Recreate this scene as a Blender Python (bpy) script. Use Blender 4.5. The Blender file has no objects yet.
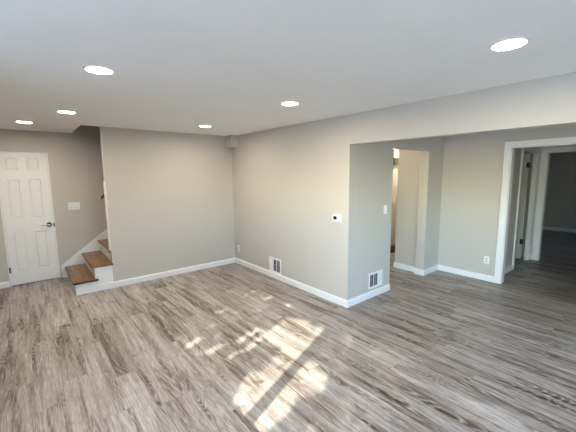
import bpy, bmesh, math, random
from mathutils import Vector, Matrix

random.seed(7)
SC = bpy.context.scene
COL = SC.collection
PI = math.pi
H = 2.364            # ceiling height

# ------------------------------------------------------------------ camera
cam_d = bpy.data.cameras.new('camera')
cam = bpy.data.objects.new('camera', cam_d)
COL.objects.link(cam)
R_ = Vector((0.76992859, -0.63807327, -0.00851215))
U_ = Vector((0.0911491, 0.09676271, 0.99112503))
F_ = Vector((0.63158673, 0.76387137, -0.13266018))
M = Matrix.Identity(4)
for i in range(3):
    M[i][0] = R_[i]; M[i][1] = U_[i]; M[i][2] = -F_[i]
M[0][3], M[1][3], M[2][3] = -3.005, -5.234, 1.684
cam.matrix_world = M
cam_d.sensor_width = 36.0
cam_d.lens = 317.3 / 576 * 36
cam_d.clip_start = 0.02
SC.camera = cam

# ------------------------------------------------------------------ light
SC.view_settings.view_transform = 'Standard'
SC.view_settings.look = 'None'
SC.view_settings.gamma = 1
SC.view_settings.exposure = 0.10
SC.view_settings.use_curve_mapping = False

SUN_DIR = Vector((1.0, 0.385, -0.536)).normalized()      # direction the sunlight travels
world = bpy.data.worlds.new('sky')
SC.world = world
world.use_nodes = True
wn = world.node_tree.nodes; wl = world.node_tree.links
bg = wn['Background']
sky = wn.new('ShaderNodeTexSky')
sky.sky_type = 'NISHITA'
sky.sun_disc = False
sky.sun_elevation = math.radians(42)
sky.sun_rotation = math.radians(249)
sky.air_density = 1.0; sky.dust_density = 1.0
tint = wn.new('ShaderNodeMix'); tint.data_type = 'RGBA'; tint.blend_type = 'MULTIPLY'
tint.inputs[0].default_value = 1.0
tint.inputs[7].default_value = (.82, .95, 1.10, 1)
wl.new(sky.outputs['Color'], tint.inputs[6]); wl.new(tint.outputs[2], bg.inputs['Color'])
bg.inputs['Strength'].default_value = 3.8

sun_d = bpy.data.lights.new('sun', 'SUN')
sun_d.energy = 18.0
sun_d.color = (1.0, 0.95, 0.86)
sun_d.angle = math.radians(0.53)
sun = bpy.data.objects.new('sun', sun_d)
COL.objects.link(sun)
sun.rotation_euler = SUN_DIR.to_track_quat('-Z', 'Y').to_euler()

def portal(name, center, normal, w, h):
    d = bpy.data.lights.new(name, 'AREA')
    d.shape = 'RECTANGLE'; d.size = w; d.size_y = h
    d.cycles.is_portal = True
    o = bpy.data.objects.new(name, d)
    COL.objects.link(o)
    o.location = center
    o.rotation_euler = Vector(normal).to_track_quat('-Z', 'Y').to_euler()
    return o
portal('window_portal', (-4.30, -4.1, 1.635), (1, 0, 0), 2.48, 0.89)
portal('patio_portal', (-4.30, -6.5, 1.05), (1, 0, 0), 1.6, 2.0)
portal('rear_portal', (-1.5, -7.6, 1.45), (0, 1, 0), 1.8, 1.1)
portal('far_portal', (6.8, -6.6, 1.1), (0, 1, 0), 3.4, 2.1)

LAMP_STRENGTH = 225.0

# ------------------------------------------------------------------ materials
def principled(name, color=(.8, .8, .8), rough=.5, metal=0.0, spec=.5):
    m = bpy.data.materials.new(name)
    m.use_nodes = True
    b = m.node_tree.nodes['Principled BSDF']
    b.inputs['Base Color'].default_value = (*color, 1)
    b.inputs['Roughness'].default_value = rough
    b.inputs['Metallic'].default_value = metal
    b.inputs['Specular IOR Level'].default_value = spec
    return m

def node(m, t, **kw):
    n = m.node_tree.nodes.new(t)
    for k, v in kw.items():
        if k.startswith('i_'):
            key = k[2:]
            n.inputs[int(key) if key.isdigit() else key].default_value = v
        else:
            setattr(n, k, v)
    return n

def link(m, a, b):
    m.node_tree.links.new(a, b)

def textured(name, color, rough, scale=120, bump=.08, vary=.03, spec=.4, metal=0.0):
    """paint-like material: faint mottling of the colour and a fine bump"""
    m = principled(name, color, rough, metal, spec)
    b = m.node_tree.nodes['Principled BSDF']
    tc = node(m, 'ShaderNodeTexCoord')
    n1 = node(m, 'ShaderNodeTexNoise'); n1.inputs['Scale'].default_value = scale; n1.inputs['Detail'].default_value = 3
    n2 = node(m, 'ShaderNodeTexNoise'); n2.inputs['Scale'].default_value = 2.2; n2.inputs['Detail'].default_value = 4
    link(m, tc.outputs['Object'], n1.inputs['Vector']); link(m, tc.outputs['Object'], n2.inputs['Vector'])
    mx = node(m, 'ShaderNodeMix', data_type='RGBA')
    mx.inputs[6].default_value = (*[c * (1 - vary) for c in color], 1)
    mx.inputs[7].default_value = (*[min(1, c * (1 + vary)) for c in color], 1)
    link(m, n2.outputs['Fac'], mx.inputs[0]); link(m, mx.outputs[2], b.inputs['Base Color'])
    bp = node(m, 'ShaderNodeBump'); bp.inputs['Strength'].default_value = bump; bp.inputs['Distance'].default_value = .002
    link(m, n1.outputs['Fac'], bp.inputs['Height']); link(m, bp.outputs['Normal'], b.inputs['Normal'])
    return m

M_wall = textured('wall_paint', (.53, .50, .45), .62, scale=160, bump=.25, spec=.35)
M_ceil = textured('ceiling_paint', (.90, .90, .895), .8, scale=90, bump=.3, spec=.2)
M_trim = textured('trim_paint', (.80, .80, .785), .35, scale=40, bump=.03, vary=.01)
M_door = textured('door_paint', (.80, .79, .77), .38, scale=60, bump=.05, vary=.01)
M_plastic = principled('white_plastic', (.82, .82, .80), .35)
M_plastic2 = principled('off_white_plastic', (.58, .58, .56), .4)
M_dark = principled('dark_cavity', (.012, .012, .013), .7)
M_screen = principled('screen_glass', (.01, .012, .014), .12)
M_bronze = principled('dark_bronze', (.03, .025, .022), .3, .85)
M_nickel = principled('black_nickel', (.10, .10, .10), .25, .9)
M_satin = principled('satin_nickel', (.5, .49, .47), .35, .8)
M_vent = principled('vent_enamel', (.80, .80, .78), .4)
M_vinyl = principled('window_vinyl', (.8, .8, .8), .4)
M_ext = textured('outdoor_siding', (.45, .43, .40), .8)
M_grey_door = textured('grey_door_paint', (.46, .46, .44), .45, scale=60, bump=.05)

def glass_mat():
    m = bpy.data.materials.new('window_glass'); m.use_nodes = True
    nt = m.node_tree; nt.nodes.clear()
    out = nt.nodes.new('ShaderNodeOutputMaterial'); mix = nt.nodes.new('ShaderNodeMixShader')
    t = nt.nodes.new('ShaderNodeBsdfTransparent'); g = nt.nodes.new('ShaderNodeBsdfGlossy')
    t.inputs[0].default_value = (.93, .95, .94, 1); g.inputs['Roughness'].default_value = .02
    f = nt.nodes.new('ShaderNodeFresnel'); f.inputs[0].default_value = 1.3
    nt.links.new(f.outputs[0], mix.inputs[0]); nt.links.new(t.outputs[0], mix.inputs[1]); nt.links.new(g.outputs[0], mix.inputs[2])
    nt.links.new(mix.outputs[0], out.inputs[0])
    return m
M_glass = glass_mat()

def emit_mat(name, color, strength):
    m = principled(name, (.9, .9, .88), .4)
    b = m.node_tree.nodes['Principled BSDF']
    b.inputs['Emission Color'].default_value = (*color, 1)
    b.inputs['Emission Strength'].default_value = strength
    return m
M_lamp = emit_mat('lamp_diffuser', (1.0, .90, .77), LAMP_STRENGTH)

def ramp(m, stops, interp='LINEAR'):
    r = node(m, 'ShaderNodeValToRGB'); cr = r.color_ramp; cr.interpolation = interp
    while len(cr.elements) < len(stops): cr.elements.new(.5)
    for e, (p, c) in zip(cr.elements, stops):
        e.position = p; e.color = (*c, 1) if len(c) == 3 else c
    return r

def math_(m, op, a, b=None, c=None):
    n = node(m, 'ShaderNodeMath', operation=op)
    for i, v in enumerate((a, b, c)):
        if v is None: continue
        if isinstance(v, (int, float)): n.inputs[i].default_value = v
        else: link(m, v, n.inputs[i])
    return n.outputs[0]

def floor_mat():
    m = principled('vinyl_plank_floor', (.4, .36, .33), .38, 0, .5)
    b = m.node_tree.nodes['Principled BSDF']
    tc = node(m, 'ShaderNodeTexCoord'); sp = node(m, 'ShaderNodeSeparateXYZ')
    link(m, tc.outputs['Object'], sp.inputs[0])
    X, Y = sp.outputs['X'], sp.outputs['Y']
    W, L = .182, 1.22
    u = math_(m, 'DIVIDE', X, W); iu = math_(m, 'FLOOR', u); fu = math_(m, 'FRACT', u)
    w1 = node(m, 'ShaderNodeTexWhiteNoise', noise_dimensions='1D'); link(m, iu, w1.inputs['W'])
    v = math_(m, 'ADD', math_(m, 'DIVIDE', Y, L), math_(m, 'MULTIPLY', w1.outputs['Value'], 7.3))
    iv = math_(m, 'FLOOR', v); fv = math_(m, 'FRACT', v)
    cb = node(m, 'ShaderNodeCombineXYZ'); link(m, iu, cb.inputs[0]); link(m, iv, cb.inputs[1])
    w2 = node(m, 'ShaderNodeTexWhiteNoise', noise_dimensions='2D'); link(m, cb.outputs[0], w2.inputs['Vector'])
    rnd = w2.outputs['Value']
    # grain space: stretched along Y, shifted for every plank
    off = math_(m, 'MULTIPLY', rnd, 37.0)
    gx = math_(m, 'ADD', X, off)
    def space(sx, sy, zmul=11.0):
        c = node(m, 'ShaderNodeCombineXYZ')
        link(m, math_(m, 'MULTIPLY', gx, sx), c.inputs[0])
        link(m, math_(m, 'MULTIPLY', Y, sy), c.inputs[1])
        link(m, math_(m, 'MULTIPLY', rnd, zmul), c.inputs[2])
        return c.outputs[0]
    def noise(vec, scale=1, detail=4, rough=.55, dist=0):
        n = node(m, 'ShaderNodeTexNoise'); link(m, vec, n.inputs['Vector'])
        n.inputs['Scale'].default_value = scale; n.inputs['Detail'].default_value = detail
        n.inputs['Roughness'].default_value = rough; n.inputs['Distortion'].default_value = dist
        return n.outputs['Fac']
    fine = noise(space(170, 11), 1, 5, .7)
    mid = noise(space(34, 1.7), 1, 4, .6, .6)
    broad = noise(space(11, .95), 1, 3, .5, .3)
    cath = noise(space(5.5, .8), 1, 2, .45, .5)
    rings = math_(m, 'FRACT', math_(m, 'MULTIPLY', cath, 26.0))
    rings = math_(m, 'ABSOLUTE', math_(m, 'SUBTRACT', math_(m, 'MULTIPLY', rings, 2.0), 1.0))
    rings = math_(m, 'POWER', rings, 2.2)
    # where the dark heartwood shows
    heart = ramp(m, [(.45, (0, 0, 0)), (.68, (1, 1, 1))]); link(m, broad, heart.inputs[0])
    heart = heart.outputs[0]
    flecks = noise(space(60, 9, 23.0), 1, 4, .7)
    fl = ramp(m, [(.60, (0, 0, 0)), (.72, (1, 1, 1))]); link(m, flecks, fl.inputs[0])
    knots = noise(space(9, 4.5, 5.0), 1, 2, .5)
    kn = ramp(m, [(.68, (0, 0, 0)), (.76, (1, 1, 1))]); link(m, knots, kn.inputs[0])
    t = math_(m, 'MULTIPLY', math_(m, 'SUBTRACT', mid, .5), .80)
    t = math_(m, 'ADD', t, math_(m, 'MULTIPLY', math_(m, 'SUBTRACT', fine, .5), .95))
    t = math_(m, 'ADD', t, math_(m, 'MULTIPLY', math_(m, 'SUBTRACT', rnd, .5), .12))
    t = math_(m, 'SUBTRACT', t, math_(m, 'MULTIPLY', heart, .33))
    t = math_(m, 'SUBTRACT', t, math_(m, 'MULTIPLY', kn.outputs[0], .26))
    t = math_(m, 'SUBTRACT', t, math_(m, 'MULTIPLY', math_(m, 'MULTIPLY', fl.outputs[0], heart), .22))
    t = math_(m, 'ADD', t, math_(m, 'MULTIPLY', math_(m, 'MULTIPLY', math_(m, 'SUBTRACT', rings, .2), heart), .42))
    t = math_(m, 'ADD', t, .675)
    cr = ramp(m, [(.08, (.036, .024, .017)), (.32, (.11, .080, .060)), (.54, (.265, .222, .188)), (.72, (.385, .345, .31)), (.97, (.60, .575, .55))])
    link(m, t, cr.inputs[0])
    # seams
    du = math_(m, 'MULTIPLY', math_(m, 'MINIMUM', fu, math_(m, 'SUBTRACT', 1.0, fu)), W)
    dv = math_(m, 'MULTIPLY', math_(m, 'MINIMUM', fv, math_(m, 'SUBTRACT', 1.0, fv)), L)
    d = math_(m, 'MINIMUM', du, dv)
    seam = math_(m, 'LESS_THAN', d, .0016)
    mx = node(m, 'ShaderNodeMix', data_type='RGBA', blend_type='MULTIPLY')
    link(m, math_(m, 'MULTIPLY', seam, .40), mx.inputs[0]); link(m, cr.outputs[0], mx.inputs[6])
    mx.inputs[7].default_value = (.25, .22, .2, 1)
    link(m, mx.outputs[2], b.inputs['Base Color'])
    rr = math_(m, 'ADD', .31, math_(m, 'MULTIPLY', fine, .16)); link(m, rr, b.inputs['Roughness'])
    bp = node(m, 'ShaderNodeBump'); bp.inputs['Strength'].default_value = .25; bp.inputs['Distance'].default_value = .0015
    link(m, math_(m, 'SUBTRACT', fine, seam), bp.inputs['Height']); link(m, bp.outputs['Normal'], b.inputs['Normal'])
    return m
M_floor = floor_mat()

def tread_mat():
    m = principled('stained_oak', (.25, .11, .05), .3, 0, .5)
    b = m.node_tree.nodes['Principled BSDF']
    tc = node(m, 'ShaderNodeTexCoord'); mp = node(m, 'ShaderNodeMapping'); mp.inputs['Scale'].default_value = (34, 2.5, 34)
    link(m, tc.outputs['Object'], mp.inputs[0])
    n = node(m, 'ShaderNodeTexNoise'); n.inputs['Scale'].default_value = 1; n.inputs['Detail'].default_value = 5; n.inputs['Distortion'].default_value = .8
    link(m, mp.outputs[0], n.inputs['Vector'])
    cr = ramp(m, [(.3, (.09, .040, .016)), (.5, (.22, .100, .034)), (.72, (.36, .175, .068))])
    link(m, n.outputs['Fac'], cr.inputs[0]); link(m, cr.outputs[0], b.inputs['Base Color'])
    return m
M_oak = tread_mat()
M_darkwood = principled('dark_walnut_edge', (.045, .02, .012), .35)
M_leaf = textured('leaf_green', (.10, .19, .04), .6, vary=.3)
M_bark = textured('tree_bark', (.12, .09, .06), .9, scale=30, bump=.6, vary=.3)
M_bounce = textured('bounce_concrete', (.37, .365, .345), .9, scale=60, bump=.5, vary=.1)
M_grass = textured('lawn_grass', (.17, .20, .12), .9, scale=60, bump=.8, vary=.35)

# ------------------------------------------------------------------ mesh helpers
def bx(bm, x0, x1, y0, y1, z0, z1, mi=0):
    vs = [bm.verts.new((x, y, z)) for x in (x0, x1) for y in (y0, y1) for z in (z0, z1)]
    for f in ((0, 1, 3, 2), (4, 6, 7, 5), (0, 4, 5, 1), (2, 3, 7, 6), (0, 2, 6, 4), (1, 5, 7, 3)):
        bm.faces.new([vs[i] for i in f]).material_index = mi
    return vs

def obj(name, bm, mats, parent=None, loc=(0, 0, 0), bevel=0, seg=2, smooth=False, rotz=0):
    bmesh.ops.recalc_face_normals(bm, faces=bm.faces)
    me = bpy.data.meshes.new(name); bm.to_mesh(me); bm.free()
    for mt in (mats if isinstance(mats, (list, tuple)) else [mats]): me.materials.append(mt)
    o = bpy.data.objects.new(name, me); COL.objects.link(o)
    o.location = loc; o.rotation_euler = (0, 0, rotz)
    if parent: o.parent = parent
    if smooth:
        for p in me.polygons: p.use_smooth = True
    if bevel:
        md = o.modifiers.new('bevel', 'BEVEL'); md.width = bevel; md.segments = seg; md.limit_method = 'ANGLE'
    return o

def boxes(name, lst, mats, parent=None, **kw):
    bm = bmesh.new()
    for b in lst: bx(bm, *b)
    return obj(name, bm, mats, parent, **kw)

def struct(o):
    if not o.parent: o['kind'] = 'structure'
    return o

def thing(name, label, cat, loc=(0, 0, 0), rotz=0, group=None):
    o = bpy.data.objects.new(name, None); COL.objects.link(o)
    o.empty_display_size = .1
    o.location = loc; o.rotation_euler = (0, 0, rotz); tag(o, label, cat, group)
    return o

def tag(o, label, cat, group=None):
    o['label'] = label; o['category'] = cat
    if group: o['group'] = group
    return o

def lathe(bm, prof, seg=32, axis='Z', mi=0, center=(0, 0, 0)):
    """prof: list of (radius, height)"""
    rings = []
    for r, h in prof:
        ring = []
        for k in range(seg):
            a = 2 * PI * k / seg
            c, s = r * math.cos(a), r * math.sin(a)
            p = {'Z': (c, s, h), 'Y': (c, h, s), 'X': (h, c, s)}[axis]
            ring.append(bm.verts.new([p[i] + center[i] for i in range(3)]))
        rings.append(ring)
    for a, b in zip(rings, rings[1:]):
        for k in range(seg):
            bm.faces.new((a[k], a[(k + 1) % seg], b[(k + 1) % seg], b[k])).material_index = mi
    for ring in (rings[0], rings[-1]):
        bm.faces.new(ring).material_index = mi

def rounded_plate(bm, w, h, t, r=.006, y0=0, seg=4):
    """plate in the local XZ plane, front face at y0 - t (facing -Y)"""
    pts = []
    for cx, cz, a0 in ((w/2-r, h/2-r, 0), (-w/2+r, h/2-r, PI/2), (-w/2+r, -h/2+r, PI), (w/2-r, -h/2+r, 1.5*PI)):
        for k in range(seg + 1):
            a = a0 + PI / 2 * k / seg
            pts.append((cx + r * math.cos(a), cz + r * math.sin(a)))
    e = min(t * .5, r * .6)
    loops = []
    for y, s in ((y0, 0), (y0 - t + e, 0), (y0 - t, e)):
        loops.append([bm.verts.new((x * (1 - 2 * s / w), y, z * (1 - 2 * s / h))) for x, z in pts])
    n = len(pts)
    for a, b in zip(loops, loops[1:]):
        for k in range(n): bm.faces.new((a[k], a[(k+1) % n], b[(k+1) % n], b[k]))
    bm.faces.new(loops[0]); bm.faces.new(loops[-1])

# ------------------------------------------------------------------ room shell
HO, HD, HC = 2.024, 2.03, 2.364
YB = 1.085
struct(boxes('floor', [(-4.32, 8.75, -7.62, 1.22, -.12, 0)], M_floor))
# ceiling, left open over the stairs
struct(boxes('ceiling', [(-4.32, 8.75, -7.62, 0, H, H+.28), (-4.32, -2.337, 0, 1.22, H, H+.28), (.7, 8.75, 0, 1.22, H, H+.28)], M_ceil))
# left wall with the wide window and the patio opening
struct(boxes('wall_left', [
    (-4.32, -4.2, -7.62, -7.3, 0, H), (-4.32, -4.2, -7.3, -5.7, 2.06, H), (-4.32, -4.2, -5.7, -5.34, 0, H),
    (-4.32, -4.2, -5.34, -2.86, 0, 1.19), (-4.32, -4.2, -5.34, -2.86, 2.08, H), (-4.32, -4.2, -2.86, 1.22, 0, H)], M_wall))
struct(boxes('wall_rear', [
    (-4.2, -2.4, -7.62, -7.5, 0, H), (-.6, 8.75, -7.62, -7.5, 0, H), (-2.4, -.6, -7.62, -7.5, 0, .9), (-2.4, -.6, -7.62, -7.5, 2.0, H)], M_wall))
DX0, DX1, DZ = -3.305, -2.678, 2.045      # left door opening
struct(boxes('wall_back', [
    (-4.2, DX0, YB, 1.22, 0, H), (DX0, DX1, YB, 1.22, DZ, H), (DX1, .8, YB, 1.22, 0, H), (-2.46, .8, YB, 1.22, H, 4.6)], M_wall))
struct(boxes('wall_stair', [(-2.095, .8, 0, .11, 0, H), (-2.46, .8, 0, .11, H+.28, 4.6), (-2.095, .7, 0, .11, H, H+.28)], M_wall))
struct(boxes('wall_stairwell', [(-2.46, -2.337, .11, YB, H+.28, 4.6), (.7, .8, .11, YB, 0, 4.6), (-2.46, .8, 0, 1.22, 4.6, 4.7)], M_wall))
def prism(name, pts, a0, a1, axis, mat, bevel=0):
    """outline pts (u, z) swept along x (axis 'x', u = y) or along y (axis 'y', u = x)"""
    bm = bmesh.new(); L = []
    for a in (a0, a1):
        L.append([bm.verts.new((a, u, z) if axis == 'x' else (u, a, z)) for u, z in pts])
    n = len(pts); bm.faces.new(L[0]); bm.faces.new(L[1])
    for i in range(n): bm.faces.new((L[0][i], L[0][(i+1) % n], L[1][(i+1) % n], L[1][i]))
    return obj(name, bm, mat, bevel=bevel)
struct(prism('wall_center', [(0, 0), (0, H), (-7.5, H), (-7.5, 2.021), (-2.755, 2.021), (-2.755, 0)], 0, .12, 'x', M_wall, .004))
struct(boxes('trim_corner_box', [(-.14, 0, -.22, 0, 2.15, H)], M_wall))
bpy.data.objects['trim_corner_box'].name = 'trim_1'
struct(prism('wall_return', [(.12, 0), (.12, H), (2.541, H), (2.541, 0), (1.925, 0), (1.925, HO), (.936, HO), (.936, 0)], -2.755, -2.605, 'y', M_wall, .004))
struct(boxes('wall_right', [(2.421, 2.541, -3.712, -2.755, 0, H), (2.421, 2.541, -4.63, -3.712, HD, H), (2.421, 2.541, -7.5, -4.63, 0, H)], M_wall))
# corridor seen through the plain opening
struct(boxes('wall_corridor_right', [(1.99, 2.541, -2.605, -2.185, 0, H)], M_wall))
struct(boxes('wall_corridor_far', [(.7, 3.5, -1.5, -1.38, 0, H)], M_wall))
struct(boxes('wall_corridor_left', [(.816, .936, -2.605, -1.5, 0, H)], M_wall))
struct(boxes('wall_corridor_end', [(3.38, 3.5, -2.06, -1.5, 0, H), (2.541, 3.5, -2.185, -2.06, 0, H)], M_wall))
# hall behind the cased doorway
HY = -3.59
struct(boxes('wall_hall_left', [(2.541, 3.455, HY, HY+.05, 0, H), (3.455, 4.30, HY, HY+.05, HD, H), (4.30, 4.52, HY, HY+.05, 0, H)], M_wall))
struct(boxes('wall_hall_far', [(4.4, 4.52, -3.73, HY, 0, H), (4.4, 4.52, -4.53, -3.73, HD, H), (4.4, 4.52, -5.32, -4.53, 0, H)], M_wall))
struct(boxes('wall_hall_right', [(2.541, 4.4, -5.32, -5.2, 0, H)], M_wall))
struct(boxes('wall_side_room', [(2.541, 4.64, -2.3, -2.18, 0, H), (4.52, 4.64, -3.54, -2.3, 0, H)], M_wall))
struct(boxes('wall_far', [(8.60, 8.72, -6.5, -1.5, 0, H)], M_wall))
struct(boxes('wall_far_left', [(4.64, 8.6, -1.62, -1.5, 0, H), (4.52, 4.64, -2.18, -1.5, 0, H)], M_wall))
struct(boxes('wall_far_right', [(4.52, 5.1, -6.62, -6.5, 0, H), (8.5, 8.72, -6.62, -6.5, 0, H), (5.1, 8.5, -6.62, -6.5, 0, .1), (5.1, 8.5, -6.62, -6.5, 2.15, H), (4.4, 4.52, -6.62, -5.32, 0, H)], M_wall))

# ------------------------------------------------------------------ baseboards
def baseboard(name, pts, h=.092, t=.015):
    """profile swept along a polyline; the board lies on the left of the walking direction"""
    prof = [(0, 0), (t, 0), (t, h*.80), (t*.75, h*.86), (t*.55, h*.95), (t*.25, h), (0, h)]
    bm = bmesh.new(); n = len(pts); rings = []
    P = [Vector(p) for p in pts]
    for i in range(n):
        d0 = (P[i] - P[i-1]).normalized() if i else (P[1] - P[0]).normalized()
        d1 = (P[i+1] - P[i]).normalized() if i < n-1 else d0
        n0 = Vector((-d0.y, d0.x)); n1 = Vector((-d1.y, d1.x))
        b = (n0 + n1); b = b / (b.dot(n0) or 1)
        rings.append([bm.verts.new((P[i].x + b.x*o, P[i].y + b.y*o, z)) for o, z in prof])
    k = len(prof)
    for a, b in zip(rings, rings[1:]):
        for j in range(k): bm.faces.new((a[j], a[(j+1) % k], b[(j+1) % k], b[j]))
    bm.faces.new(rings[0]); bm.faces.new(rings[-1])
    return struct(obj(name, bm, M_trim))
baseboard('baseboard_stair', [(-.0, 0), (-2.095, 0)])
baseboard('baseboard_center', [(.936, -2.755), (0, -2.755), (0, -.015)])
baseboard('baseboard_return', [(2.421, -3.632), (2.421, -2.755), (1.925, -2.755), (1.925, -2.60)])
baseboard('baseboard_corridor_right', [(1.99, -2.615), (1.99, -2.185), (2.5, -2.185)])
baseboard('baseboard_corridor_far', [(3.3, -1.5), (.94, -1.5)])
baseboard('baseboard_back', [(DX0-.006, YB), (-4.18, YB)])
baseboard('baseboard_left', [(-4.2, YB-.02), (-4.2, -5.6)])
baseboard('baseboard_rear', [(-4.18, -7.5), (2.40, -7.5)])
baseboard('baseboard_right', [(2.421, -7.48), (2.421, -4.73)])
baseboard('baseboard_hall_left', [(3.375, HY), (2.56, HY)])
baseboard('baseboard_hall_far', [(4.4, -3.640), (4.4, -3.61)])
baseboard('baseboard_far', [(8.6, -6.48), (8.6, -1.63)])

# ------------------------------------------------------------------ door casings
def casing_x(name, x, y0, y1, z1, side=-1, w=.092, t=.018, depth=.12, dside=1, jamb=True):
    """casing round an opening y0..y1 in a wall of constant x; side -1: casing faces -X"""
    bm = bmesh.new()
    for (a, b, c, d) in ((y0-w, y0, 0, z1), (y1, y1+w, 0, z1), (y0-w, y1+w, z1, z1+w)):
        bx(bm, x, x+side*t, a, b, c, d)
    e = .028                                                          # raised outer band of the moulding
    for (a, b, c, d) in ((y0-w, y0-w+e, 0, z1+w), (y1+w-e, y1+w, 0, z1+w), (y0-w+e, y1+w-e, z1+w-e, z1+w)):
        bx(bm, x+side*t, x+side*(t+.006), a, b, c, d)
    if jamb:
        x0, x1 = sorted((x, x+dside*depth))
        bx(bm, x0, x1, y0, y0+.012, 0, z1); bx(bm, x0, x1, y1-.012, y1, 0, z1); bx(bm, x0, x1, y0+.012, y1-.012, z1-.012, z1)
    return struct(obj(name, bm, M_trim, bevel=.003))
casing_x('trim_2', 2.421, -4.63, -3.712, HD, w=.082)
casing_x('trim_3', 4.4, -4.53, -3.73, HD)
# casing of the side door (in the hall's left wall, facing -Y)
bm = bmesh.new()
a0, a1, w = 3.455, 4.30, .080
for (p, q, c, d) in ((a0-w, a0, 0, HD), (a1, a1+w, 0, HD), (a0-w, a1+w, HD, HD+w)):
    bx(bm, p, q, HY-.018, HY, c, d)
for (p, q, c, d) in ((a0-w, a0-w+.025, 0, HD+w), (a1+w-.025, a1+w, 0, HD+w)):
    bx(bm, p, q, HY-.024, HY-.018, c, d)
bx(bm, a0, a0+.014, HY, HY+.05, 0, HD); bx(bm, a1-.014, a1, HY, HY+.05, 0, HD); bx(bm, a0+.014, a1-.014, HY, HY+.05, HD-.014, HD)
struct(obj('trim_4', bm, M_trim, bevel=.003))
# white edge board on the free end of the stair wall
struct(boxes('trim_5', [(-2.107, -2.095, .004, .106, .568, 1.60)], M_trim, bevel=.002))

# ------------------------------------------------------------------ six-panel door at the left
def panel_door(name, x0, x1, z0, z1, cols, rows, mat, thick=.035):
    """front face in the XZ plane at y=0, facing -Y; grid of raised panels"""
    xs = sorted({x0, x1, *[v for c in cols for v in c]}); zs = sorted({z0, z1, *[v for r in rows for v in r]})
    bm = bmesh.new()
    V = {(x, z): bm.verts.new((x, 0, z)) for x in xs for z in zs}
    pf = []
    for i in range(len(xs)-1):
        for j in range(len(zs)-1):
            f = bm.faces.new((V[xs[i], zs[j]], V[xs[i+1], zs[j]], V[xs[i+1], zs[j+1]], V[xs[i], zs[j+1]]))
            if (xs[i], xs[i+1]) in cols and (zs[j], zs[j+1]) in rows: pf.append(f)
    border = [e for e in bm.edges if len(e.link_faces) == 1]
    for f in pf:
        bmesh.ops.inset_region(bm, faces=[f], thickness=.012, depth=0)
        bmesh.ops.translate(bm, verts=f.verts, vec=(0, .017, 0))
        bmesh.ops.inset_region(bm, faces=[f], thickness=.010, depth=0)
        bmesh.ops.inset_region(bm, faces=[f], thickness=.022, depth=0)
        bmesh.ops.translate(bm, verts=f.verts, vec=(0, -.012, 0))
    r = bmesh.ops.extrude_edge_only(bm, edges=border)
    nv = [v for v in r['geom'] if isinstance(v, bmesh.types.BMVert)]
    bmesh.ops.translate(bm, verts=nv, vec=(0, thick, 0))
    bmesh.ops.contextual_create(bm, geom=[e for e in r['geom'] if isinstance(e, bmesh.types.BMEdge)])
    return bm

cols = [(-3.205, -3.055), (-2.95, -2.80)]; rows = [(.225, .815), (1.025, 1.625), (1.765, 1.95)]
leaf = obj('door_1', panel_door('door_1', DX0+.02, DX1-.022, .018, DZ-.020, cols, rows, M_door), M_door, loc=(0, YB+.006, 0))
leaf['kind'] = 'structure'
# handle: round rose with a lever, dark
bm = bmesh.new()
lathe(bm, [(.0, -.001), (.036, -.001), (.036, -.006), (.031, -.012), (.012, -.013), (.0, -.014)], 28, 'Y', center=(-2.752, 0, .905))
obj('handle_rose', bm, M_bronze, leaf, smooth=True)
bm = bmesh.new()
lathe(bm, [(.0, -.012), (.011, -.012), (.011, -.045), (.015, -.048), (.017, -.055), (.014, -.062), (.0, -.064)], 24, 'Y', center=(-2.752, 0, .905))
obj('door_handle', bm, M_satin, leaf, smooth=True)
hd = [o for o in COL.objects if o.name == 'door_handle'][0]
bm = bmesh.new()
sec = []
for k in range(9):
    u = k / 8; x = -2.752 - .105*u; zc = .905 + .004*math.sin(PI*u); ww = .010*(1-.35*u); tt = .006*(1-.2*u)
    yc = -.053 - .006*math.sin(PI*u)
    sec.append([bm.verts.new((x, yc + tt*math.cos(a), zc + ww*math.sin(a))) for a in [2*PI*j/12 for j in range(12)]])
for p, q in zip(sec, sec[1:]):
    for j in range(12): bm.faces.new((p[j], p[(j+1) % 12], q[(j+1) % 12], q[j]))
bm.faces.new(sec[0]); bm.faces.new(sec[-1])
lv = obj('lever', bm, M_plastic2, hd, smooth=True); lv.data.materials[0] = M_satin
for zc in (.255, 1.80):
    bm = bmesh.new()
    lathe(bm, [(.0, zc-.046), (.004, zc-.046), (.0065, zc-.042), (.0065, zc+.042), (.004, zc+.046), (0, zc+.046)], 12, 'Z', center=(DX0+.014, -.008, 0))
    bx(bm, DX0+.004, DX0+.026, -.003, -.001, zc-.042, zc+.042)
    h = obj('hinge', bm, M_bronze, leaf); h['label'] = 'dark hinge'
st = boxes('strike_plate', [(DX1-.021, DX1-.004, YB-.004, YB-.001, .865, .925)], M_bronze)
st.parent = leaf; st.location = (0, -(YB+.006), 0)
# thin frame round the door
bm = bmesh.new()
bx(bm, DX0, DX0+.017, YB-.003, YB+.12, 0, DZ); bx(bm, DX1-.019, DX1, YB-.003, YB+.12, 0, DZ); bx(bm, DX0+.017, DX1-.019, YB+.035, YB+.12, DZ-.010, DZ)
bx(bm, DX0+.017, DX1-.019, YB+.045, YB+.06, .0, DZ-.012)
struct(obj('trim_6', bm, M_trim, bevel=.002))

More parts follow.
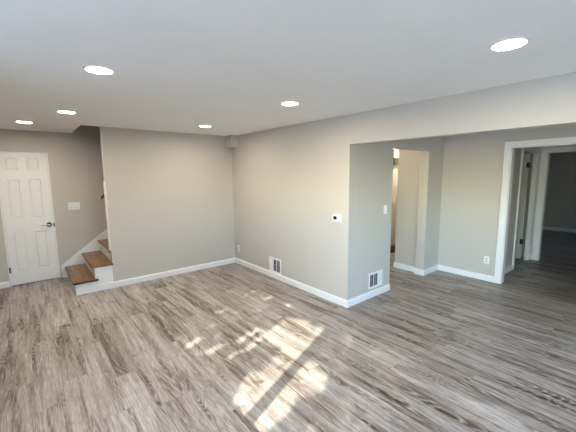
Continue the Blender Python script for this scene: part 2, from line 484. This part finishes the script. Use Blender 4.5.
# open door of the side room in the hall
bmd = panel_door('door_2', 0, .66, .012, 2.005, [(.09, .30), (.36, .57)], [(.22, .81), (1.02, 1.62), (1.76, 1.93)], M_door)
d2 = obj('door_2', bmd, M_grey_door, loc=(4.255, HY+.092+.66, 0), rotz=-PI/2)
d2['kind'] = 'structure'
for zc in (.35, 1.80):
    bm = bmesh.new()
    lathe(bm, [(0, zc-.05), (.006, zc-.05), (.011, zc-.045), (.011, zc+.045), (.006, zc+.05), (0, zc+.05)], 12, 'Z', center=(.668, -.012, 0))
    bx(bm, .62, .664, -.004, -.0005, zc-.048, zc+.048)
    h = obj('hinge', bm, M_bronze, d2); h['label'] = 'black hinge'

# ------------------------------------------------------------------ windows of the unseen left and rear walls
def window_x(name, x, y0, y1, z0, z1, post=None):
    f = .035; bm = bmesh.new(); a, b = x-.03, x+.03
    bx(bm, a, b, y0, y1, z0, z0+f); bx(bm, a, b, y0, y1, z1-f, z1)
    bx(bm, a, b, y0, y0+f, z0+f, z1-f); bx(bm, a, b, y1-f, y1, z0+f, z1-f)
    if post: bx(bm, a, b, post[0], post[1], z0+f, z1-f)
    o = struct(obj(name, bm, M_vinyl))
    boxes('pane', [(x-.003, x+.003, y0+f, y1-f, z0+f, z1-f)], M_glass, o)
    return o
window_x('window_1', -4.27, -5.34, -2.86, 1.19, 2.08, post=(-4.457, -4.372))
window_x('window_2', -4.27, -7.3, -5.7, .0, 2.06, post=(-6.53, -6.47))
def window_y(name, y, x0, x1, z0, z1):
    f = .04; a, b = y-.03, y+.03
    o = struct(boxes(name, [(x0, x1, a, b, z0, z0+f), (x0, x1, a, b, z1-f, z1), (x0, x0+f, a, b, z0+f, z1-f), (x1-f, x1, a, b, z0+f, z1-f), ((x0+x1)/2-.02, (x0+x1)/2+.02, a, b, z0+f, z1-f)], M_vinyl))
    boxes('pane', [(x0+f, x1-f, y-.003, y+.003, z0+f, z1-f)], M_glass, o)
window_y('window_3', -7.56, -2.4, -.6, .9, 2.0)
window_y('window_4', -6.56, 5.1, 8.5, .1, 2.15)

# ------------------------------------------------------------------ stairs
stair = thing('staircase', 'short flight with stained brown treads and white sides rising behind the stair wall', 'stairs', (-2.575, 0, 0))
RISE, RUN = .189, .2465
SX = 0.0                     # local: x from the first riser
def sp(name, lst, mat, bevel=.003, lab=None):
    o = boxes(name, lst, mat, stair, bevel=bevel)
    if lab: o['label'] = lab
    return o
NS = 12
for k in range(NS):
    x0 = k*RUN; z = (k+1)*RISE
    y0 = 0.0 if k < 2 else .112
    yn = -.035 if k == 0 else (-.022 if k == 1 else .112)
    sp('riser', [(x0, x0+.018, y0+(.002 if k < 2 else 0), 1.062, k*RISE+(0 if k == 0 else .0), z-.028)], M_trim)
    sp('tread', [(x0-.028, x0+RUN+.001, yn, 1.062, z-.027, z)], M_oak, .008)
sp('shaded_nosing', [(-.032, -.026, -.037, 1.06, RISE-.030, RISE-.002), (-.032, RUN+.034, -.041, -.034, RISE-.030, RISE-.002), (RUN+.002, RUN+.034, -.034, -.004, RISE-.027, RISE)], M_darkwood, .003, 'dark edge strip of the lowest tread, with shade in its colour')  # dark strips: walnut edge with the shade below it painted in
sp('shaded_nosing', [(RUN-.032, RUN-.026, -.024, 1.06, 2*RISE-.030, 2*RISE-.003)], M_darkwood, .003, 'dark edge strip of the second tread, with shade in its colour')
sp('tread_return', [(.446, .479, -.022, .111, 3*RISE-.027, 3*RISE)], M_oak, .008)
# closed painted side under the two lowest steps, with its own baseboard
sp('side_panel', [(.0, .478, -.002, .002+.0, 0, RISE-.028), (RUN, .478, -.002, .0, RISE-.028, 2*RISE-.028)], M_trim, .0005)
sp('side_board', [(-.004, .480, -.018, -.002, 0, .092)], M_trim, .003)
# skirt board on the back wall
bm = bmesh.new()
sl = RISE/RUN
pts = [(-.078, 0), (-.078, .205), (NS*RUN*1.0, .205+sl*(NS*RUN+.078)), (NS*RUN, sl*NS*RUN-.12), (.15, 0)]
va = [bm.verts.new((x, 1.062, z)) for x, z in pts]; vb = [bm.verts.new((x, 1.082, z)) for x, z in pts]
bm.faces.new(va); bm.faces.new(vb)
for i in range(5): bm.faces.new((va[i], va[(i+1) % 5], vb[(i+1) % 5], vb[i]))
obj('skirt_board', bm, M_trim, stair, bevel=.002)

# handrail fixed to the hidden face of the stair wall
rail = thing('handrail', 'dark wooden handrail peeking past the free end of the stair wall', 'handrail', (-2.145, .165, 1.345))
bm = bmesh.new()
L = 2.3; secs = []
for u in (0, .02, L):
    secs.append([bm.verts.new((u, .018*math.cos(a)*(1 if u else .7), sl*u + .026*math.sin(a)*(1 if u else .7) + .0)) for a in [2*PI*j/14 for j in range(14)]])
for p, q in zip(secs, secs[1:]):
    for j in range(14): bm.faces.new((p[j], p[(j+1) % 14], q[(j+1) % 14], q[j]))
bm.faces.new(secs[0]); bm.faces.new(secs[-1])
obj('rail', bm, M_darkwood, rail)
for u in (.10, 1.1, 2.0):
    boxes('bracket', [(u-.008, u+.008, -.052, .004, sl*u-.062, sl*u-.050), (u-.008, u+.008, -.004, .008, sl*u-.062, sl*u-.018), (u-.02, u+.02, -.0545, -.050, sl*u-.09, sl*u-.03)], M_bronze, rail)

# ------------------------------------------------------------------ recessed ceiling lights
def lamp(x, y, label):
    t = thing('recessed_light', label, 'ceiling light', (x, y, H), 0, 'round recessed ceiling lights')
    if lamp.first is None:
        bm = bmesh.new()
        lathe(bm, [(.076, -.0005), (.093, -.0005), (.093, -.003), (.088, -.007), (.078, -.008), (.076, -.006)], 48)
        # ring without caps
        for f in [f for f in bm.faces if len(f.verts) > 4]: bm.faces.remove(f)
        a = obj('trim_ring', bm, M_plastic, t, smooth=True)
        bm = bmesh.new()
        lathe(bm, [(.0765, -.001), (.0765, -.0035), (.060, -.0050), (.02, -.0056)], 48)
        b = obj('diffuser', bm, M_lamp, t)
        lamp.first = (a, b)
    else:
        for s in lamp.first:
            c = s.copy(); COL.objects.link(c); c.parent = t
    return t
lamp.first = None
for x, y, s in [(-2.56, -2.78, 'round lit ceiling light nearest the camera on the left side of the ceiling'),
                (-2.58, -.99, 'round lit ceiling light just in front of the stairwell opening'),
                (-2.93, .11, 'small-looking round lit ceiling light above the white six-panel door'),
                (-.95, -.92, 'round lit ceiling light near the corner where the two long walls meet'),
                (-.93, -2.77, 'round lit ceiling light in the middle, out from the thermostat wall'),
                (-.93, -4.60, 'large-looking round lit ceiling light at right, close to the beam')]:
    lamp(x, y, s)

# ------------------------------------------------------------------ wall plates
def facing(kind):           # rotation so that local -Y looks out of the wall
    return {'-y': 0, '-x': -PI/2}[kind]

def outlet(loc, rz, label):
    t = thing('electrical_outlet', label, 'outlet', loc, rz, 'white wall outlets')
    bm = bmesh.new(); rounded_plate(bm, .072, .116, .006); obj('cover_plate', bm, M_plastic, t)
    for s in (-1, 1):
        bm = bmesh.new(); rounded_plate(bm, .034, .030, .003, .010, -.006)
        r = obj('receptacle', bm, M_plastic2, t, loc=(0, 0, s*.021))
        boxes('slots', [(-.008, -.0055, -.0095, -.009, -.003, .006), (.0055, .008, -.0095, -.009, -.003, .005), (-.002, .002, -.0095, -.009, -.010, -.006)], M_dark, r)
    bm = bmesh.new(); lathe(bm, [(0, -.006), (.003, -.006), (.0025, -.0075), (0, -.0078)], 12, 'Y'); obj('screw', bm, M_plastic2, t)
outlet((0, -.13, .295), facing('-x'), 'white outlet low on the wall beside the far inside corner')
outlet((2.421, -3.503, .325), facing('-x'), 'white outlet low on the right wall beside the cased doorway')

def switch(loc, rz, gangs, label, name='light_switch'):
    w = .072 + .046*(gangs-1)
    t = thing(name, label, 'light switch', loc, rz, 'white light switches')
    bm = bmesh.new(); rounded_plate(bm, w, .118, .006); obj('cover_plate', bm, M_plastic, t)
    for g in range(gangs):
        x = (g-(gangs-1)/2)*.046
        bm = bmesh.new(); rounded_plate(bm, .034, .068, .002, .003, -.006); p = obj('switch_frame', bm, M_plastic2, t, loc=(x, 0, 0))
        bm = bmesh.new()
        v = [(-.014, -.0075, -.030), (.014, -.0075, -.030), (.014, -.0125, .030), (-.014, -.0125, .030), (-.014, -.008, .031), (.014, -.008, .031)]
        vs = [bm.verts.new(q) for q in v]
        bm.faces.new(vs[:4]); bm.faces.new((vs[3], vs[2], vs[5], vs[4])); bm.faces.new((vs[0], vs[3], vs[4])); bm.faces.new((vs[1], vs[5], vs[2])); bm.faces.new((vs[0], vs[4], vs[5], vs[1]))
        obj('rocker', bm, M_plastic, p)
    return t
switch((-2.397, YB, 1.18), facing('-y'), 3, 'wide white three-rocker switch plate between the white door and the stairs')
switch((.775, -2.755, 1.183), facing('-y'), 1, 'white single switch on the short wall above the floor register')
switch((2.985, -1.5, 1.10), facing('-y'), 1, 'white single switch on the warm lit wall inside the plain opening')

# thermostat
th = thing('thermostat', 'white thermostat with a small dark screen near the outside corner', 'thermostat', (0, -2.58, 1.12), facing('-x'))
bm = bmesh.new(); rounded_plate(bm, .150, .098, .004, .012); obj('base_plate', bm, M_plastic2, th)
bm = bmesh.new(); rounded_plate(bm, .142, .092, .022, .016, -.004, 6); obj('body', bm, M_plastic, th)
bm = bmesh.new(); rounded_plate(bm, .056, .042, .0015, .003, -.026); obj('screen', bm, M_screen, th, loc=(-.020, 0, .006))
for k in range(3):
    bm = bmesh.new(); rounded_plate(bm, .010, .014, .0015, .003, -.026); obj('button', bm, M_plastic2, th, loc=(.044, 0, .024-.022*k))

# floor-level registers
def register(loc, rz, w, h, label, closed):
    t = thing('wall_register', label, 'vent', loc, rz, 'white wall registers')
    bm = bmesh.new()
    m = .026; n = 3; iw = (w-2*m); gap = .012; cw = (iw-gap*(n-1))/n
    for a in ((-w/2, w/2, -.008, 0, -h/2, -h/2+m), (-w/2, w/2, -.008, 0, h/2-m, h/2), (-w/2, -w/2+m, -.008, 0, -h/2+m, h/2-m), (w/2-m, w/2, -.008, 0, -h/2+m, h/2-m)):
        bx(bm, *a)
    for k in range(1, n):
        x = -iw/2 + k*cw + (k-1)*gap
        bx(bm, x, x+gap, -.008, 0, -h/2+m, h/2-m)
    obj('frame', bm, M_vent, t, bevel=.0015)
    boxes('backing', [(-w/2+.012, w/2-.012, -.0015, -.0005, -h/2+.012, h/2-.012)], M_dark, t)
    for k in range(n):
        x = -iw/2 + k*(cw+gap); bm = bmesh.new()
        if k == closed:                                               # blades turned flat
            q = 7
            for j in range(q):
                xa = x + cw*j/q
                bx(bm, xa, xa+cw/q*.93, -.0065+.001*(j % 2), -.005, -h/2+m, h/2-m)
        else:
            q = 6
            for j in range(q):
                z = -h/2+m + (h-2*m)*(j+.5)/q
                bx(bm, x, x+cw, -.003, -.0018, z-.0011, z+.0011)
            bx(bm, x+cw/2-.001, x+cw/2+.001, -.003, -.0018, -h/2+m, h/2-m)
        obj('louver', bm, M_vent, t)
    for s in (-1, 1):
        bm = bmesh.new(); lathe(bm, [(0, -.008), (.005, -.008), (.004, -.0105), (0, -.011)], 12, 'Y'); obj('screw', bm, M_plastic2, t, loc=(s*(w/2-.012), 0, 0))
register((0, -1.265, .2165), facing('-x'), .31, .245, 'white floor-level register on the long wall, left of the outside corner', 0)
register((.592, -2.755, .235), facing('-y'), .315, .22, 'white floor-level register on the short wall, right of the outside corner', 2)

# ------------------------------------------------------------------ things in the warm corridor
for lx, ly, lab, power in ((1.15, -2.1, 'added unseen warm ceiling light just inside the plain opening', 70.0), (2.90, -1.93, 'added unseen warm ceiling light at the far end of the corridor', 230.0)):  # unseen lamps, added to warm and brighten the corridor walls
    cl = thing('added_flush_light', lab, 'ceiling light', (lx, ly, H))
    bm = bmesh.new(); lathe(bm, [(0, -.0005), (.10, -.0005), (.10, -.014), (.092, -.018)], 32); obj('base', bm, M_plastic, cl)
    bm = bmesh.new(); lathe(bm, [(.088, -.018), (.084, -.034), (.06, -.048), (.015, -.054)], 32); obj('shade', bm, emit_mat('warm_shade', (1.0, .84, .60), power), cl, smooth=True)
wb = thing('wall_box', 'white box with a dark lower half high on the warm corridor wall', 'wall box', (3.02, -1.5, 1.985))
bm = bmesh.new(); bx(bm, -.14, .14, -.07, 0, 0, .15); obj('upper_body', bm, M_plastic, wb, bevel=.006)
bm = bmesh.new(); bx(bm, -.14, .14, -.066, 0, -.14, -.0005); obj('lower_half', bm, principled('dark_taupe', (.055, .048, .03), .7), wb, bevel=.004)  # plain dark box under the white one
tb = boxes('wood_block', [(-.12, .12, -.07, .0, 0, .14), (-.12, -.02, -.072, -.07, .02, .12)], M_darkwood, loc=(2.93, -1.517, 0), bevel=.006)
tag(tb, 'small dark brown wooden block on the floor at the corridor end', 'wooden block')

# ------------------------------------------------------------------ outdoors: lawn and the tree whose shade dapples the floor
struct(boxes('ground_bounce_left', [(-26, -4.32, -24, 14, -.3, -.2)], M_bounce))  # unseen ground, made pale to bounce sunlight up to the ceiling
struct(boxes('ground_lawn', [(-4.32, 3, -24, -7.62, -.3, -.2)], M_grass))
struct(boxes('ground_bounce_far', [(4.4, 14, -24, -6.64, -.3, -.2)], M_bounce))  # unseen paving, added to reflect more light into the far room
PATCH = [  # sunlit floor areas; the foliage is shaped to leave their rays open
 [(-0.61,-3.06),(-0.63,-2.88),(-0.84,-2.79),(-1.12,-2.90),(-1.51,-3.11),(-2.0,-3.30),(-2.0,-3.56),(-1.2,-3.25)],
 [(-0.78,-2.48),(-0.64,-2.67),(-0.73,-2.96),(-1.05,-3.03),(-1.19,-2.98),(-1.29,-2.83),(-1.22,-2.63)],
 [(-1.72,-3.08),(-1.62,-3.08),(-1.63,-3.21),(-1.74,-3.31),(-1.86,-3.38),(-1.96,-3.32)],
 [(-2.0,-2.33),(-1.73,-2.22),(-1.72,-2.31),(-2.0,-2.41)],
 [(-1.84,-2.53),(-1.65,-2.48),(-1.63,-2.57),(-1.82,-2.62)],
 [(-1.76,-2.77),(-1.58,-2.70),(-1.55,-2.75),(-1.73,-2.83)],
 [(-1.53,-2.55),(-1.15,-2.44),(-1.17,-2.55),(-1.52,-2.63)],
 [(-1.54,-2.74),(-1.24,-2.61),(-1.2,-2.69),(-1.5,-2.81)],
 [(-2.0,-3.68),(-2.0,-3.52),(-1.28,-3.25),(-1.13,-3.30),(-1.15,-3.51),(-1.31,-3.64),(-1.46,-3.64),(-1.53,-3.58),(-1.68,-3.66)],
 [(-0.78,-1.54),(-0.59,-1.48),(-0.57,-1.55),(-0.76,-1.61)],
 [(-1.36,-1.81),(-1.24,-1.79),(-1.24,-1.84),(-1.34,-1.86)],
 [(-0.59,-2.2),(-0.35,-2.1),(-0.21,-2.18),(-0.28,-2.3),(-0.54,-2.28)],
 [(-0.56,-3.22),(-0.42,-3.23),(-0.44,-3.27),(-0.56,-3.27)],
 [(-1.02,-3.53),(-0.93,-3.52),(-0.96,-3.57),(-1.02,-3.57)],
 [(-0.66,-1.83),(-0.47,-1.8),(-0.46,-1.86),(-0.67,-1.91)]]
def inside(x, y, P):
    c = False
    for i in range(len(P)):
        (x1, y1), (x2, y2) = P[i-1], P[i]
        if (y1 > y) != (y2 > y) and x < (x2-x1)*(y-y1)/(y2-y1)+x1: c = not c
    return c
tree = thing('garden_tree', 'leafy garden tree outside the left windows', 'tree', (-6.4, -2.6, -.2))
bm = bmesh.new()
rt = random.Random(3)
n = 0
while n < 44000:
    fx, fy = rt.uniform(-2.9, .6), rt.uniform(-5.6, -1.1)
    gap = any(inside(fx, fy, P) for P in PATCH)
    if gap and rt.random() > .02: continue
    n += 1
    xx = rt.uniform(-6.6, -6.0); s = (xx - fx)
    p = Vector((fx + s, fy + s*.385, -s*.536)) - Vector((-6.4, -2.6, -.2))
    L = rt.uniform(.035, .06); W = L*.55
    q = Matrix.Rotation(rt.uniform(0, 2*PI), 3, 'Z') @ Matrix.Rotation(rt.uniform(-.9, .9), 3, 'X') @ Matrix.Rotation(rt.uniform(.2, 1.4), 3, 'Y')
    vs = [bm.verts.new(p + q @ Vector(v)) for v in ((-L/2, 0, 0), (-L*.1, W/2, .006), (L*.25, W*.35, .004), (L/2, 0, -.006), (L*.25, -W*.35, .004), (-L*.1, -W/2, .006))]
    bm.faces.new(vs)
obj('foliage', bm, M_leaf, tree)
bm = bmesh.new()
path = [(Vector((0, 0, 0)), .11), (Vector((.03, -.05, .9)), .09), (Vector((-.02, -.2, 1.9)), .075), (Vector((0, -.55, 2.7)), .05), (Vector((.05, -1.2, 3.3)), .03)]
prev = None
for p, r in path:
    ring = [bm.verts.new(p + Vector((r*math.cos(a), r*math.sin(a), 0))) for a in [2*PI*j/10 for j in range(10)]]
    if prev:
        for j in range(10): bm.faces.new((prev[j], prev[(j+1) % 10], ring[(j+1) % 10], ring[j]))
    prev = ring
obj('trunk', bm, M_bark, tree, smooth=True)
